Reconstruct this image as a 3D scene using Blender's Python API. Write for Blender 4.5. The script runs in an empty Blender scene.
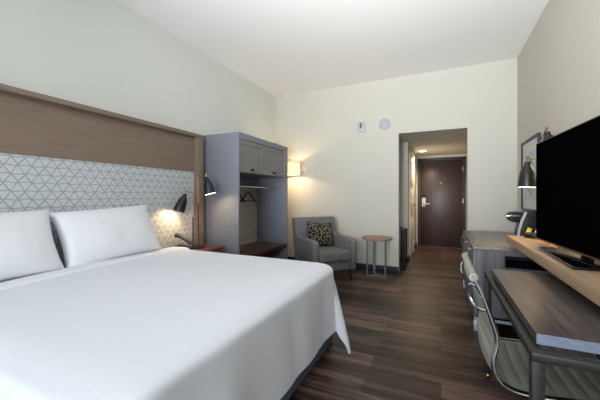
import bpy, bmesh, math, random
from math import sin, cos, pi, radians, sqrt
from mathutils import Vector, Matrix, noise

random.seed(7)
scene = bpy.context.scene
COL = scene.collection

# ------------------------------------------------------------------ camera
cam_d = bpy.data.cameras.new('camera')
cam = bpy.data.objects.new('camera', cam_d)
COL.objects.link(cam)
cam.location = (0, 0, 1.2)
cam.rotation_euler = (radians(90), 0, radians(25.17))
cam_d.sensor_width = 36
cam_d.lens = 18
cam_d.shift_y = -3.5 / 600
cam_d.clip_start = 0.02
scene.camera = cam

# ------------------------------------------------------------------ world, lights, exposure
scene.view_settings.view_transform = 'Standard'
scene.view_settings.look = 'None'
scene.view_settings.gamma = 1.0
scene.view_settings.use_curve_mapping = False
scene.view_settings.exposure = 0.0

world = bpy.data.worlds.new('world')
scene.world = world
world.use_nodes = True
bg = world.node_tree.nodes['Background']
bg.inputs[0].default_value = (0.75, 0.88, 1.0, 1)
bg.inputs[1].default_value = 1.0


def area(name, loc, rot, sx, sy, power, col):
    l = bpy.data.lights.new(name, 'AREA')
    l.shape = 'RECTANGLE'
    l.size, l.size_y = sx, sy
    l.energy = power
    l.color = col
    o = bpy.data.objects.new(name, l)
    COL.objects.link(o)
    o.location = loc
    o.rotation_euler = rot
    return o


# daylight entering through the window behind the camera
area('window_daylight', (-0.3, -3.5, 1.55), (radians(90 + 10), 0, 0), 2.0, 2.1, 150, (0.86, 0.94, 1.0))
# added fill light behind the camera, no such lamp there, lifts the dark ceiling
upl = area('added_ceiling_fill', (-0.6, -0.6, 1.3), (0, 0, 0), 0.8, 0.8, 55, (0.98, 0.985, 1.0))
upl.data.spread = radians(88)
upl.rotation_euler = (Vector((-0.35, 2.6, 3.06)) - upl.location).to_track_quat('-Z', 'Y').to_euler()


def point(name, loc, power, col, r=0.03, parent=None):
    l = bpy.data.lights.new(name, 'POINT')
    l.energy = power
    l.color = col
    l.shadow_soft_size = r
    o = bpy.data.objects.new(name, l)
    COL.objects.link(o)
    o.location = loc
    if parent:
        o.parent = parent
    return o


WARM = (1.0, 0.72, 0.42)


# ------------------------------------------------------------------ materials
def lin(c):
    return tuple(((v / 255) / 12.92 if v / 255 <= 0.04045 else ((v / 255 + 0.055) / 1.055) ** 2.4) for v in c)


def base_mat(name, rough=0.5, metal=0.0, col=(200, 200, 200), spec=0.5):
    m = bpy.data.materials.new(name)
    m.use_nodes = True
    nt = m.node_tree
    p = nt.nodes['Principled BSDF']
    p.inputs['Roughness'].default_value = rough
    p.inputs['Metallic'].default_value = metal
    p.inputs['Base Color'].default_value = (*lin(col), 1)
    p.inputs['Specular IOR Level'].default_value = spec
    return m, nt, p


def N(nt, t, **k):
    n = nt.nodes.new(t)
    for a, b in k.items():
        setattr(n, a, b)
    return n


def ramp(nt, fac, stops):
    r = N(nt, 'ShaderNodeValToRGB')
    el = r.color_ramp.elements
    while len(el) < len(stops):
        el.new(0.5)
    for e, (pos, c) in zip(el, stops):
        e.position = pos
        e.color = (*lin(c), 1)
    nt.links.new(fac, r.inputs[0])
    return r


def coords(nt, scale=(1, 1, 1), rot=(0, 0, 0), kind='Object'):
    tc = N(nt, 'ShaderNodeTexCoord')
    mp = N(nt, 'ShaderNodeMapping')
    mp.inputs['Scale'].default_value = scale
    mp.inputs['Rotation'].default_value = rot
    nt.links.new(tc.outputs[kind], mp.inputs[0])
    return mp.outputs[0]


def bump(nt, p, h, strength=0.2, dist=0.01):
    b = N(nt, 'ShaderNodeBump')
    b.inputs['Strength'].default_value = strength
    b.inputs['Distance'].default_value = dist
    nt.links.new(h, b.inputs['Height'])
    nt.links.new(b.outputs[0], p.inputs['Normal'])


def paint(name, col, rough=0.6, scale=60, bs=0.08, spec=0.3, metal=0.0, var=4):
    m, nt, p = base_mat(name, rough, metal, col, spec)
    v = coords(nt)
    n = N(nt, 'ShaderNodeTexNoise')
    n.inputs['Scale'].default_value = scale
    n.inputs['Detail'].default_value = 4
    nt.links.new(v, n.inputs['Vector'])
    lo = tuple(max(0, c - var) for c in col)
    hi = tuple(min(255, c + var) for c in col)
    r = ramp(nt, n.outputs['Fac'], [(0.3, lo), (0.7, hi)])
    nt.links.new(r.outputs[0], p.inputs['Base Color'])
    if bs:
        bump(nt, p, n.outputs['Fac'], bs, 0.004)
    return m


def wood(name, dark, light, scale, rough=0.4, stretch=14, spec=0.4, bs=0.05, mid=None):
    """grain stretched along the axis whose scale is small"""
    m, nt, p = base_mat(name, rough, 0, light, spec)
    v = coords(nt, scale)
    n = N(nt, 'ShaderNodeTexNoise')
    n.inputs['Scale'].default_value = 1.0
    n.inputs['Detail'].default_value = 7
    n.inputs['Roughness'].default_value = 0.65
    n.inputs['Distortion'].default_value = 0.25
    nt.links.new(v, n.inputs['Vector'])
    st = [(0.3, dark), (0.7, light)] if mid is None else [(0.3, dark), (0.5, mid), (0.68, light)]
    r = ramp(nt, n.outputs['Fac'], st)
    nt.links.new(r.outputs[0], p.inputs['Base Color'])
    if bs:
        bump(nt, p, n.outputs['Fac'], bs, 0.002)
    return m


def fabric(name, c1, c2, scale=260, rough=0.9, bs=0.3):
    m, nt, p = base_mat(name, rough, 0, c1, 0.15)
    v = coords(nt)
    n = N(nt, 'ShaderNodeTexNoise')
    n.inputs['Scale'].default_value = scale
    n.inputs['Detail'].default_value = 3
    nt.links.new(v, n.inputs['Vector'])
    r = ramp(nt, n.outputs['Fac'], [(0.38, c1), (0.62, c2)])
    nt.links.new(r.outputs[0], p.inputs['Base Color'])
    bump(nt, p, n.outputs['Fac'], bs, 0.002)
    return m


def math_n(nt, op, a, b=None, c=None):
    n = N(nt, 'ShaderNodeMath', operation=op)
    for i, x in enumerate((a, b, c)):
        if x is None:
            continue
        if isinstance(x, (int, float)):
            n.inputs[i].default_value = x
        else:
            nt.links.new(x, n.inputs[i])
    return n.outputs[0]


def wallpaper(name, bgc, linec, p=0.082, h=0.062, w=0.05):
    m, nt, pr = base_mat(name, 0.55, 0, bgc, 0.3)
    tc = N(nt, 'ShaderNodeTexCoord')
    sp = N(nt, 'ShaderNodeSeparateXYZ')
    nt.links.new(tc.outputs['Object'], sp.inputs[0])
    u = math_n(nt, 'DIVIDE', sp.outputs['Y'], p)
    v = math_n(nt, 'DIVIDE', sp.outputs['Z'], h)
    # two junctions out of three open into small triangles, every third stays a clean star
    hv = math_n(nt, 'MULTIPLY', v, 0.5)
    a = math_n(nt, 'ADD', u, hv)
    b = math_n(nt, 'SUBTRACT', u, hv)
    S = math_n(nt, 'MULTIPLY', math_n(nt, 'SINE', math_n(nt, 'MULTIPLY', u, 4 * pi / 3)), 0.055)
    ds = []
    for q in (math_n(nt, 'SUBTRACT', a, S), math_n(nt, 'ADD', b, S), math_n(nt, 'ADD', v, S)):
        f = math_n(nt, 'FRACT', q)
        f = math_n(nt, 'ABSOLUTE', math_n(nt, 'SUBTRACT', f, 0.5))
        ds.append(math_n(nt, 'GREATER_THAN', f, 0.5 - w))
    fac = math_n(nt, 'MAXIMUM', math_n(nt, 'MAXIMUM', ds[0], ds[1]), ds[2])
    mx = N(nt, 'ShaderNodeMix', data_type='RGBA')
    mx.inputs[6].default_value = (*lin(bgc), 1)
    mx.inputs[7].default_value = (*lin(linec), 1)
    nt.links.new(fac, mx.inputs[0])
    nt.links.new(mx.outputs[2], pr.inputs['Base Color'])
    return m


def floor_mat():
    m, nt, p = base_mat('plank_floor', 0.4, 0, (70, 52, 44), 0.35)
    v = coords(nt)
    br = N(nt, 'ShaderNodeTexBrick')
    br.offset = 0.37
    br.inputs['Color1'].default_value = (0.0, 0.0, 0.0, 1)
    br.inputs['Color2'].default_value = (1, 1, 1, 1)
    br.inputs['Mortar'].default_value = (0.5, 0.5, 0.5, 1)
    br.inputs['Scale'].default_value = 1
    br.inputs['Mortar Size'].default_value = 0.0015
    br.inputs['Bias'].default_value = 0
    br.inputs['Brick Width'].default_value = 1.22
    br.inputs['Row Height'].default_value = 0.152
    nt.links.new(v, br.inputs['Vector'])
    # grain, shifted per plank
    sep = N(nt, 'ShaderNodeSeparateColor')
    nt.links.new(br.outputs['Color'], sep.inputs[0])
    tc = N(nt, 'ShaderNodeTexCoord')
    mp = N(nt, 'ShaderNodeMapping')
    mp.inputs['Scale'].default_value = (1.1, 17, 1)
    nt.links.new(tc.outputs['Object'], mp.inputs[0])
    off = N(nt, 'ShaderNodeCombineXYZ')
    nt.links.new(math_n(nt, 'MULTIPLY', sep.outputs[0], 37.0), off.inputs[2])
    ad = N(nt, 'ShaderNodeVectorMath', operation='ADD')
    nt.links.new(mp.outputs[0], ad.inputs[0])
    nt.links.new(off.outputs[0], ad.inputs[1])
    n = N(nt, 'ShaderNodeTexNoise')
    n.inputs['Scale'].default_value = 1
    n.inputs['Detail'].default_value = 8
    n.inputs['Roughness'].default_value = 0.7
    n.inputs['Distortion'].default_value = 0.4
    nt.links.new(ad.outputs[0], n.inputs['Vector'])
    g = math_n(nt, 'ADD', math_n(nt, 'MULTIPLY', n.outputs['Fac'], 0.86), math_n(nt, 'MULTIPLY', sep.outputs[0], 0.22))
    r = ramp(nt, g, [(0.40, (24, 15, 13)), (0.52, (58, 42, 36)), (0.68, (108, 86, 75))])
    mx = N(nt, 'ShaderNodeMix', data_type='RGBA')
    nt.links.new(br.outputs['Fac'], mx.inputs[0])
    nt.links.new(r.outputs[0], mx.inputs[6])
    mx.inputs[7].default_value = (*lin((30, 20, 17)), 1)
    nt.links.new(mx.outputs[2], p.inputs['Base Color'])
    bump(nt, p, n.outputs['Fac'], 0.15, 0.002)
    return m


def patterned(name):
    m, nt, p = base_mat(name, 0.9, 0, (120, 115, 90), 0.1)
    v = coords(nt)
    vo = N(nt, 'ShaderNodeTexVoronoi')
    vo.inputs['Scale'].default_value = 55
    nt.links.new(v, vo.inputs['Vector'])
    r = ramp(nt, vo.outputs['Distance'], [(0.0, (160, 152, 120)), (0.30, (136, 128, 98)), (0.42, (30, 32, 38))])
    r.color_ramp.interpolation = 'CONSTANT'
    nt.links.new(r.outputs[0], p.inputs['Base Color'])
    return m


def emit(name, col, s):
    m = bpy.data.materials.new(name)
    m.use_nodes = True
    nt = m.node_tree
    p = nt.nodes['Principled BSDF']
    p.inputs['Base Color'].default_value = (*col, 1)
    p.inputs['Emission Color'].default_value = (*col, 1)
    p.inputs['Emission Strength'].default_value = s
    return m


def shade_mat(name):
    m = bpy.data.materials.new(name)
    m.use_nodes = True
    nt = m.node_tree
    nt.nodes.remove(nt.nodes['Principled BSDF'])
    out = nt.nodes['Material Output']
    d = N(nt, 'ShaderNodeBsdfDiffuse')
    t = N(nt, 'ShaderNodeBsdfTranslucent')
    d.inputs[0].default_value = (0.85, 0.82, 0.76, 1)
    t.inputs[0].default_value = (0.85, 0.8, 0.7, 1)
    mx = N(nt, 'ShaderNodeMixShader')
    mx.inputs[0].default_value = 0.5
    nt.links.new(d.outputs[0], mx.inputs[1])
    nt.links.new(t.outputs[0], mx.inputs[2])
    nt.links.new(mx.outputs[0], out.inputs[0])
    return m


M = {
    'wall': paint('cream_wall_paint', (200, 198, 188), 0.7, 90, 0.05, var=2),
    'wall_l': paint('left_wall_paint_light_tone', (214, 217, 211), 0.7, 90, 0.05, var=2),  # wall paint, left side's light level and cool cast put into its colour
    'wall_r': paint('right_wall_paint_shade_tone', (196, 191, 181), 0.7, 90, 0.05, var=2),  # wall paint darkened for the right wall; its shade is in the colour
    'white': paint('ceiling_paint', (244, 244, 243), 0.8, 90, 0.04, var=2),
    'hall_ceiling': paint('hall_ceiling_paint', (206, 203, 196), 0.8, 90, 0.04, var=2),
    'trim': paint('dark_baseboard', (36, 38, 44), 0.5, 40, 0.02),
    'door_dark': wood('espresso_door', (48, 36, 37), (66, 50, 50), (30, 30, 1.5), 0.35),
    'door_frame': paint('dark_door_frame', (58, 56, 60), 0.45, 40, 0.02),
    'door_white': paint('white_door_paint', (232, 229, 222), 0.6, 8, 0.0, var=1),
    'floor': floor_mat(),
    'headboard': wood('taupe_laminate', (122, 105, 92), (138, 120, 106), (25, 2.2, 70), 0.5, bs=0.02),
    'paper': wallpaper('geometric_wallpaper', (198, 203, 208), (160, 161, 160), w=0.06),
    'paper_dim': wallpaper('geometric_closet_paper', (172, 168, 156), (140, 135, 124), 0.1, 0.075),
    'closet': paint('blue_grey_lacquer', (121, 124, 134), 0.42, 40, 0.0, 0.45, var=1),
    'closet_door': paint('warm_grey_lacquer', (122, 119, 116), 0.45, 40, 0.0, 0.45, var=1),
    'bronze': paint('dark_bronze', (40, 34, 32), 0.35, 60, 0.0, metal=0.7),
    'walnut': wood('dark_walnut', (52, 30, 26), (84, 52, 43), (16, 1.5, 16), 0.3),
    'night': wood('red_walnut', (82, 46, 36), (124, 76, 60), (16, 1.5, 16), 0.35),
    'chrome': paint('brushed_chrome', (200, 202, 206), 0.2, 60, 0.0, metal=1.0),
    'sheet': fabric('white_linen', (218, 222, 230), (226, 229, 236), 300, 0.85, 0.08),
    'pillow': fabric('white_pillow_cotton', (226, 228, 234), (232, 233, 238), 300, 0.85, 0.06),
    'base_f': fabric('slate_base_fabric', (88, 98, 114), (108, 118, 134), 300),
    'chair_f': fabric('grey_tweed', (84, 88, 94), (138, 136, 134), 110, 0.95, 0.4),
    'chair_leg': paint('dark_wood_leg', (36, 28, 26), 0.4),
    'cushion_p': patterned('mottled_cushion_print'),
    'black': paint('matte_black_metal', (17, 18, 22), 0.35, 60, 0.0, 0.5),
    'plastic': paint('black_plastic', (30, 31, 35), 0.4, 60, 0.0),
    'phone': paint('charcoal_plastic', (62, 58, 60), 0.4, 60, 0.0),
    'brass': paint('aged_brass', (178, 148, 84), 0.3, 60, 0.0, metal=1.0),
    'lamp_in': paint('white_lamp_lining', (240, 236, 226), 0.5, 60, 0.0),
    'bulb': emit('warm_bulb', (1.0, 0.8, 0.52), 14),
    'led': emit('ceiling_led', (1.0, 0.93, 0.8), 9),
    'shade': shade_mat('linen_shade'),
    'table_top': wood('oak_top', (132, 104, 82), (166, 136, 110), (3, 22, 20), 0.45),
    'steel': paint('satin_steel', (142, 148, 158), 0.35, 60, 0.0, metal=0.35),
    'cab': wood('grey_walnut_laminate', (74, 76, 84), (122, 122, 128), (34, 34, 1.6), 0.42),
    'cab_top': wood('grey_brown_laminate_top', (98, 90, 84), (140, 130, 122), (38, 1.8, 20), 0.36),
    'desk': wood('dark_grey_walnut_top', (52, 47, 47), (108, 99, 96), (30, 1.3, 20), 0.33, mid=(76, 69, 68)),
    'desk_edge': wood('blue_grey_edge', (112, 122, 142), (140, 150, 170), (30, 30, 200), 0.4),
    'shelf': wood('pale_oak_laminate', (156, 130, 104), (184, 156, 126), (40, 1.5, 60), 0.42),
    'frame_m': paint('graphite_metal', (44, 43, 42), 0.4, 60, 0.0),
    'pale_metal': paint('pale_satin_metal', (168, 178, 196), 0.35, 60, 0.0, metal=0.3),
    'leather': paint('sage_grey_leather', (156, 158, 146), 0.42, 120, 0.05, 0.45),
    'alu': paint('polished_aluminium', (214, 220, 230), 0.14, 60, 0.0, metal=1.0),
    'tv': paint('tv_glass', (4, 4, 5), 0.2, 60, 0.0, 0.0, var=1),
    'gloss': paint('gloss_black_glass', (8, 8, 9), 0.15, 60, 0.0, 0.5, var=1),
    'tv_body': paint('tv_bezel', (20, 19, 20), 0.3, 60, 0.0),
    'tv_edge': paint('bronze_bezel_edge', (120, 92, 70), 0.3, 60, 0.0, metal=0.8),
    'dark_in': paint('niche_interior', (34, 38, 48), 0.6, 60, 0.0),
    'mat': paint('art_mat_board', (206, 206, 200), 0.7),
    'art': paint('pale_art_print', (188, 196, 198), 0.7, 12, 0, var=14),
    'art_ink': paint('grey_blue_ink', (112, 132, 146), 0.7),
    'pic_frame': paint('dark_blue_grey_frame', (52, 58, 70), 0.4),
    'device': paint('device_plastic', (186, 190, 196), 0.4, 60, 0.0),
    'device_dark': paint('device_screen', (96, 104, 112), 0.3, 60, 0.0),
    'yellow': paint('yellow_packet', (206, 184, 66), 0.5, 60, 0.0),
    'paper_white': paint('white_packet', (226, 228, 230), 0.5, 60, 0.0),
    'glass': paint('window_frame_white', (225, 225, 225), 0.5),
}


# ------------------------------------------------------------------ mesh helpers
def merge(dst, src):
    me = bpy.data.meshes.new('tmp')
    src.to_mesh(me)
    dst.from_mesh(me)
    bpy.data.meshes.remove(me)
    src.free()


def box(bm, x0, x1, y0, y1, z0, z1, bev=0.0, seg=2, mat=None):
    b = bmesh.new()
    bmesh.ops.create_cube(b, size=1)
    for v in b.verts:
        v.co = Vector(((x0 + x1) / 2 + v.co.x * (x1 - x0), (y0 + y1) / 2 + v.co.y * (y1 - y0), (z0 + z1) / 2 + v.co.z * (z1 - z0)))
    if bev:
        bmesh.ops.bevel(b, geom=b.edges[:], offset=bev, segments=seg, profile=0.5, affect='EDGES')
    if mat is not None:
        bmesh.ops.transform(b, matrix=mat, verts=b.verts[:])
    merge(bm, b)
    return bm


def prism(bm, pts, axis, a0, a1, bev=0.0, seg=2, mat=None):
    """polygon pts in the two other axes (cyclic order x,y / y,z / x,z), extruded along axis"""
    b = bmesh.new()

    def mk(p, a):
        if axis == 'x':
            return (a, p[0], p[1])
        if axis == 'y':
            return (p[0], a, p[1])
        return (p[0], p[1], a)
    f0 = [b.verts.new(mk(p, a0)) for p in pts]
    f1 = [b.verts.new(mk(p, a1)) for p in pts]
    b.faces.new(f0)
    b.faces.new(f1[::-1])
    n = len(pts)
    for i in range(n):
        b.faces.new((f0[i], f1[i], f1[(i + 1) % n], f0[(i + 1) % n]))
    bmesh.ops.recalc_face_normals(b, faces=b.faces[:])
    if bev:
        bmesh.ops.bevel(b, geom=b.edges[:], offset=bev, segments=seg, profile=0.5, affect='EDGES')
    if mat is not None:
        bmesh.ops.transform(b, matrix=mat, verts=b.verts[:])
    merge(bm, b)
    return bm


def spline(pts, n=8):
    P = [Vector(p) for p in pts]
    P = [P[0] * 2 - P[1]] + P + [P[-1] * 2 - P[-2]]
    out = []
    for i in range(1, len(P) - 2):
        for k in range(n):
            t = k / n
            a, b, c, d = P[i - 1:i + 3]
            out.append(0.5 * ((2 * b) + (c - a) * t + (2 * a - 5 * b + 4 * c - d) * t * t + (3 * b - a - 3 * c + d) * t ** 3))
    out.append(P[-2])
    return out


def tube(bm, pts, r, seg=12, closed=False, flat=1.0):
    P = [Vector(p) for p in pts]
    n = len(P)
    rings = []
    up = None
    for i in range(n):
        if closed:
            t = (P[(i + 1) % n] - P[i - 1]).normalized()
        else:
            t = (P[min(i + 1, n - 1)] - P[max(i - 1, 0)]).normalized()
        if up is None:
            up = Vector((0, 0, 1)) if abs(t.z) < 0.9 else Vector((0, 1, 0))
        s = t.cross(up).normalized()
        up = s.cross(t).normalized()
        rr = r[i] if isinstance(r, (list, tuple)) else r
        rings.append([bm.verts.new(P[i] + rr * (cos(2 * pi * k / seg) * s * flat + sin(2 * pi * k / seg) * up)) for k in range(seg)])
    m = n if closed else n - 1
    for i in range(m):
        A, B = rings[i], rings[(i + 1) % n]
        for k in range(seg):
            bm.faces.new((A[k], A[(k + 1) % seg], B[(k + 1) % seg], B[k]))
    if not closed:
        bm.faces.new(rings[0][::-1])
        bm.faces.new(rings[-1])
    return bm


def lathe(bm, prof, seg=32, mat=None, cap=True):
    b = bmesh.new()
    rings = []
    for r, z in prof:
        if r < 1e-5:
            rings.append([b.verts.new((0, 0, z))])
        else:
            rings.append([b.verts.new((r * cos(2 * pi * k / seg), r * sin(2 * pi * k / seg), z)) for k in range(seg)])
    for A, B in zip(rings, rings[1:]):
        for k in range(seg):
            k2 = (k + 1) % seg
            if len(A) == 1 and len(B) == 1:
                continue
            if len(A) == 1:
                b.faces.new((A[0], B[k2], B[k]))
            elif len(B) == 1:
                b.faces.new((A[k], A[k2], B[0]))
            else:
                b.faces.new((A[k], A[k2], B[k2], B[k]))
    if cap:
        for R in (rings[0], rings[-1]):
            if len(R) > 1:
                b.faces.new(R)
    bmesh.ops.recalc_face_normals(b, faces=b.faces[:])
    if mat is not None:
        bmesh.ops.transform(b, matrix=mat, verts=b.verts[:])
    merge(bm, b)
    return bm


def cyl(bm, x, y, z0, z1, r, seg=24, bev=0.0, mat=None):
    if bev:
        prof = [(0, z0), (r - bev, z0), (r, z0 + bev), (r, z1 - bev), (r - bev, z1), (0, z1)]
    else:
        prof = [(0, z0), (r, z0), (r, z1), (0, z1)]
    mm = Matrix.Translation((x, y, 0))
    if mat is not None:
        mm = mat @ mm
    return lathe(bm, prof, seg, mm, cap=False)


def obj(name, bm, mat, parent=None, smooth=True, angle=35, **props):
    me = bpy.data.meshes.new(name)
    bm.normal_update()
    bm.to_mesh(me)
    bm.free()
    me.materials.append(mat if not isinstance(mat, str) else M[mat])
    if smooth:
        me.shade_smooth()
        me.set_sharp_from_angle(angle=radians(angle))
    o = bpy.data.objects.new(name, me)
    COL.objects.link(o)
    if parent:
        o.parent = parent
    for k, v in props.items():
        o[k] = v
    return o


def thing(name, label, cat, loc=(0, 0, 0), rz=0.0, group=None):
    o = bpy.data.objects.new(name, None)
    o.empty_display_size = 0.1
    COL.objects.link(o)
    o.location = loc
    o.rotation_euler = (0, 0, rz)
    o['label'] = label
    o['category'] = cat
    if group:
        o['group'] = group
    return o


def copy_tree(o, parent=None):
    c = o.copy()
    COL.objects.link(c)
    if parent:
        c.parent = parent
    for ch in [x for x in bpy.data.objects if x.parent == o]:
        copy_tree(ch, c)
    return c


def tag(o, label, cat, group=None):
    o['label'] = label
    o['category'] = cat
    if group:
        o['group'] = group
    return o


def struct(name, bm, mat, parent=None, **k):
    o = obj(name, bm, mat, parent, **k)
    if not parent:
        o['kind'] = 'structure'
    return o


def B():
    return bmesh.new()


# ------------------------------------------------------------------ room shell
XL, XR, YB, YF, ZC = -2.80, 0.93, 4.90, -3.6, 3.065
YE = 7.85           # entry door wall
ZH = 2.185          # hall ceiling

struct('floor', box(B(), XL - 0.1, XR + 0.1, YF - 0.1, YE + 0.15, -0.1, 0), 'floor', smooth=False)
struct('ceiling', box(B(), XL - 0.1, XR + 0.1, YF - 0.1, YB + 0.15, ZC, ZC + 0.1), 'white', smooth=False)
struct('wall_left', box(B(), XL - 0.1, XL, YF - 0.1, YB + 0.15, 0, ZC), 'wall_l', smooth=False)
struct('wall_right', box(B(), XR, XR + 0.1, YF - 0.1, YB + 0.15, 0, ZC), 'wall_r', smooth=False)
bm = B()
box(bm, XL, -0.60, YB, YB + 0.15, 0, ZC)
box(bm, 0.344, XR, YB, YB + 0.15, 0, ZC)
box(bm, -0.60, 0.344, YB, YB + 0.15, ZH, ZC)
struct('wall_far', bm, 'wall', smooth=False)
# hall beyond the opening
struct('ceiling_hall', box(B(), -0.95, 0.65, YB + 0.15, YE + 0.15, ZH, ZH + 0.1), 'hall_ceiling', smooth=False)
bm = B()
box(bm, -0.95, -0.80, YB + 0.15, 5.75, 0, ZH)
box(bm, -0.95, -0.545, 5.75, 5.85, 0, ZH)
box(bm, -0.65, -0.545, 5.85, 6.02, 0, ZH)
box(bm, -0.65, -0.545, 6.98, YE, 0, ZH)
box(bm, -0.65, -0.545, 6.02, 6.98, 2.06, ZH)
struct('wall_hall_left', bm, 'wall', smooth=False)
struct('wall_hall_right', box(B(), 0.52, 0.62, YB + 0.15, YE, 0, ZH), 'wall', smooth=False)
bm = B()
box(bm, -0.65, -0.505, YE, YE + 0.12, 0, ZH)
box(bm, 0.50, 0.62, YE, YE + 0.12, 0, ZH)
box(bm, -0.505, 0.50, YE, YE + 0.12, 2.11, ZH)
struct('wall_entry', bm, 'wall', smooth=False)
# wall behind the camera with its window
bm = B()
box(bm, XL, -2.45, YF - 0.1, YF, 0, ZC)
box(bm, 0.55, XR, YF - 0.1, YF, 0, ZC)
box(bm, -2.45, 0.55, YF - 0.1, YF, 2.65, ZC)
box(bm, -2.45, 0.55, YF - 0.1, YF, 0, 0.45)
struct('wall_rear', bm, 'wall', smooth=False)
bm = B()
for a, b_, c, d in ((-2.45, 0.55, 0.45, 0.5), (-2.45, 0.55, 2.6, 2.65), (-2.45, -2.4, 0.5, 2.6), (0.5, 0.55, 0.5, 2.6), (-0.975, -0.925, 0.5, 2.6)):
    box(bm, a, b_, YF - 0.08, YF - 0.03, c, d)
win = struct('window_1', bm, 'glass', smooth=False)

# baseboards
struct('baseboard_far', box(B(), -2.79, -0.60, YB - 0.014, YB, 0, 0.10, 0.003), 'trim')
bm = B()
box(bm, XL, XL + 0.014, 4.26, YB - 0.014, 0, 0.10, 0.003)
struct('baseboard_left', bm, 'trim')
struct('baseboard_right', box(B(), XR - 0.014, XR, YF, 3.06, 0, 0.10, 0.003), 'trim')
bm = B()
box(bm, -0.80, -0.545, 5.736, 5.75, 0, 0.10)
box(bm, -0.545, -0.533, 5.75, 6.02, 0, 0.10)
box(bm, -0.545, -0.533, 7.0, YE, 0, 0.10)
struct('baseboard_hall', bm, 'trim')

# entry door
bm = B()
box(bm, -0.45, 0.462, YE + 0.01, YE + 0.055, 0.005, 2.055, 0.003)
door = struct('door_1', bm, 'door_dark')
bm = B()
box(bm, -0.515, -0.452, YE - 0.02, YE + 0.1, 0, 2.12, 0.004)
box(bm, 0.464, 0.515, YE - 0.02, YE + 0.1, 0, 2.12, 0.004)
box(bm, -0.515, 0.515, YE - 0.02, YE + 0.1, 2.058, 2.12, 0.004)
obj('door_frame', bm, 'door_frame', door)
bm = B()
box(bm, -0.42, -0.335, YE - 0.012, YE + 0.01, 0.95, 1.17, 0.012, 3)
lk = obj('lock_plate', bm, 'device', door)
bm = B()
tube(bm, [(-0.375, YE - 0.01, 1.03), (-0.375, YE - 0.055, 1.03), (-0.33, YE - 0.065, 1.025), (-0.24, YE - 0.06, 1.02)], 0.014)
obj('lever', bm, 'device', lk)
bm = B()
box(bm, -0.415, -0.345, YE - 0.022, YE + 0.01, 1.175, 1.26, 0.008)
obj('key_reader', bm, 'plastic', door)
bm = B()
cyl(bm, 0, 0, 0, 0.014, 0.010, mat=Matrix.Translation((0.0, YE + 0.012, 1.52)) @ Matrix.Rotation(radians(90), 4, 'X'))
obj('peephole', bm, 'brass', door)
for z in (0.3, 1.05, 1.78):
    bm = B()
    cyl(bm, 0.459, YE - 0.004, z, z + 0.11, 0.011, 12)
    obj('hinge', bm, 'chrome', door)

# white panelled bathroom door in the hall, seen edge on
bm = B()
box(bm, -0.575, -0.548, 6.06, 6.94, 0.01, 2.03, 0.003)
for z0, z1 in ((0.15, 0.75), (0.85, 1.3), (1.4, 1.9)):
    for y0, y1 in ((6.14, 6.46), (6.54, 6.86)):
        box(bm, -0.55, -0.541, y0, y1, z0, z1, 0.004)
d2 = struct('door_2', bm, 'door_white')
bm = B()
box(bm, -0.60, -0.528, 6.02, 6.055, 0, 2.06, 0.003)
box(bm, -0.60, -0.528, 6.945, 6.98, 0, 2.06, 0.003)
box(bm, -0.60, -0.528, 6.02, 6.98, 2.035, 2.07, 0.003)
obj('door_frame', bm, 'door_white', d2)
bm = B()
tube(bm, [(-0.55, 6.86, 1.02), (-0.49, 6.86, 1.02), (-0.485, 6.84, 1.02), (-0.485, 6.74, 1.02)], 0.011)
obj('lever', bm, 'bronze', d2)
for z in (0.25, 1.0, 1.8):
    bm = B()
    cyl(bm, -0.54, 6.07, z, z + 0.1, 0.01, 12)
    obj('hinge', bm, 'bronze', d2)

# recessed hall light
cl = thing('recessed_light', 'round recessed ceiling light glowing in the entry hall ceiling', 'ceiling light', (-0.36, 7.0, ZH))
bm = B()
lathe(bm, [(0.075, -0.001), (0.09, -0.006), (0.062, -0.010), (0.06, -0.002)], 32, cap=False)
obj('trim_ring', bm, 'white', cl)
bm = B()
cyl(bm, 0, 0, -0.006, -0.001, 0.062)
obj('lens', bm, 'led', cl)
sp = bpy.data.lights.new('hall_spot', 'SPOT')
sp.energy = 125
sp.color = (1.0, 0.76, 0.50)
sp.spot_size = radians(150)
sp.spot_blend = 0.8
sp.shadow_soft_size = 0.06
so = bpy.data.objects.new('hall_spot', sp)
COL.objects.link(so)
so.parent = cl
so.location = (0, 0, -0.02)

# ------------------------------------------------------------------ headboard wall unit
HBX = -2.76
hb = thing('headboard', 'tall taupe wood headboard wall panel with a wallpapered lower field behind the bed', 'headboard', (XL, 1.3, 0))


def at(o, bm):
    bmesh.ops.translate(bm, verts=bm.verts[:], vec=-Vector(o.location))
    return bm


bm = B()
box(bm, XL + 0.002, HBX, 0.55, 2.80, 1.505, 1.925)
box(bm, XL + 0.002, HBX, -0.1, 0.547, 1.505, 1.925)
box(bm, XL + 0.002, HBX, 0.993 - 0.44, 0.993 - 0.44 + 0.001, 1.505, 1.92)
obj('upper_panel', at(hb, bm), 'headboard', hb, smooth=False)
bm = B()
box(bm, XL + 0.002, HBX - 0.006, -0.1, 2.80, 0, 1.505)
obj('wallpaper_field', at(hb, bm), 'paper', hb, smooth=False)
bm = B()
box(bm, XL + 0.002, -2.70, -0.1, 2.90, 1.925, 1.968, 0.003)
obj('top_rail', at(hb, bm), 'headboard', hb)
bm = B()
box(bm, XL + 0.002, -2.70, 2.80, 2.90, 0, 1.925, 0.003)
obj('side_post', at(hb, bm), 'headboard', hb)

# ------------------------------------------------------------------ bed
bed = thing('bed', 'king bed frame with a slate grey fabric base under white bedding', 'bed', (-1.75, 1.41, 0))
bm = B()
box(bm, -2.70, -0.805, 0.50, 2.35, 0.0, 0.34, 0.02, 3)
obj('base', at(bed, bm), 'base_f', bed)
bm = B()
box(bm, -2.72, -0.87, 0.54, 2.30, 0.345, 0.60, 0.05, 4)
obj('mattress', at(bed, bm), 'sheet', bed)

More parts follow.
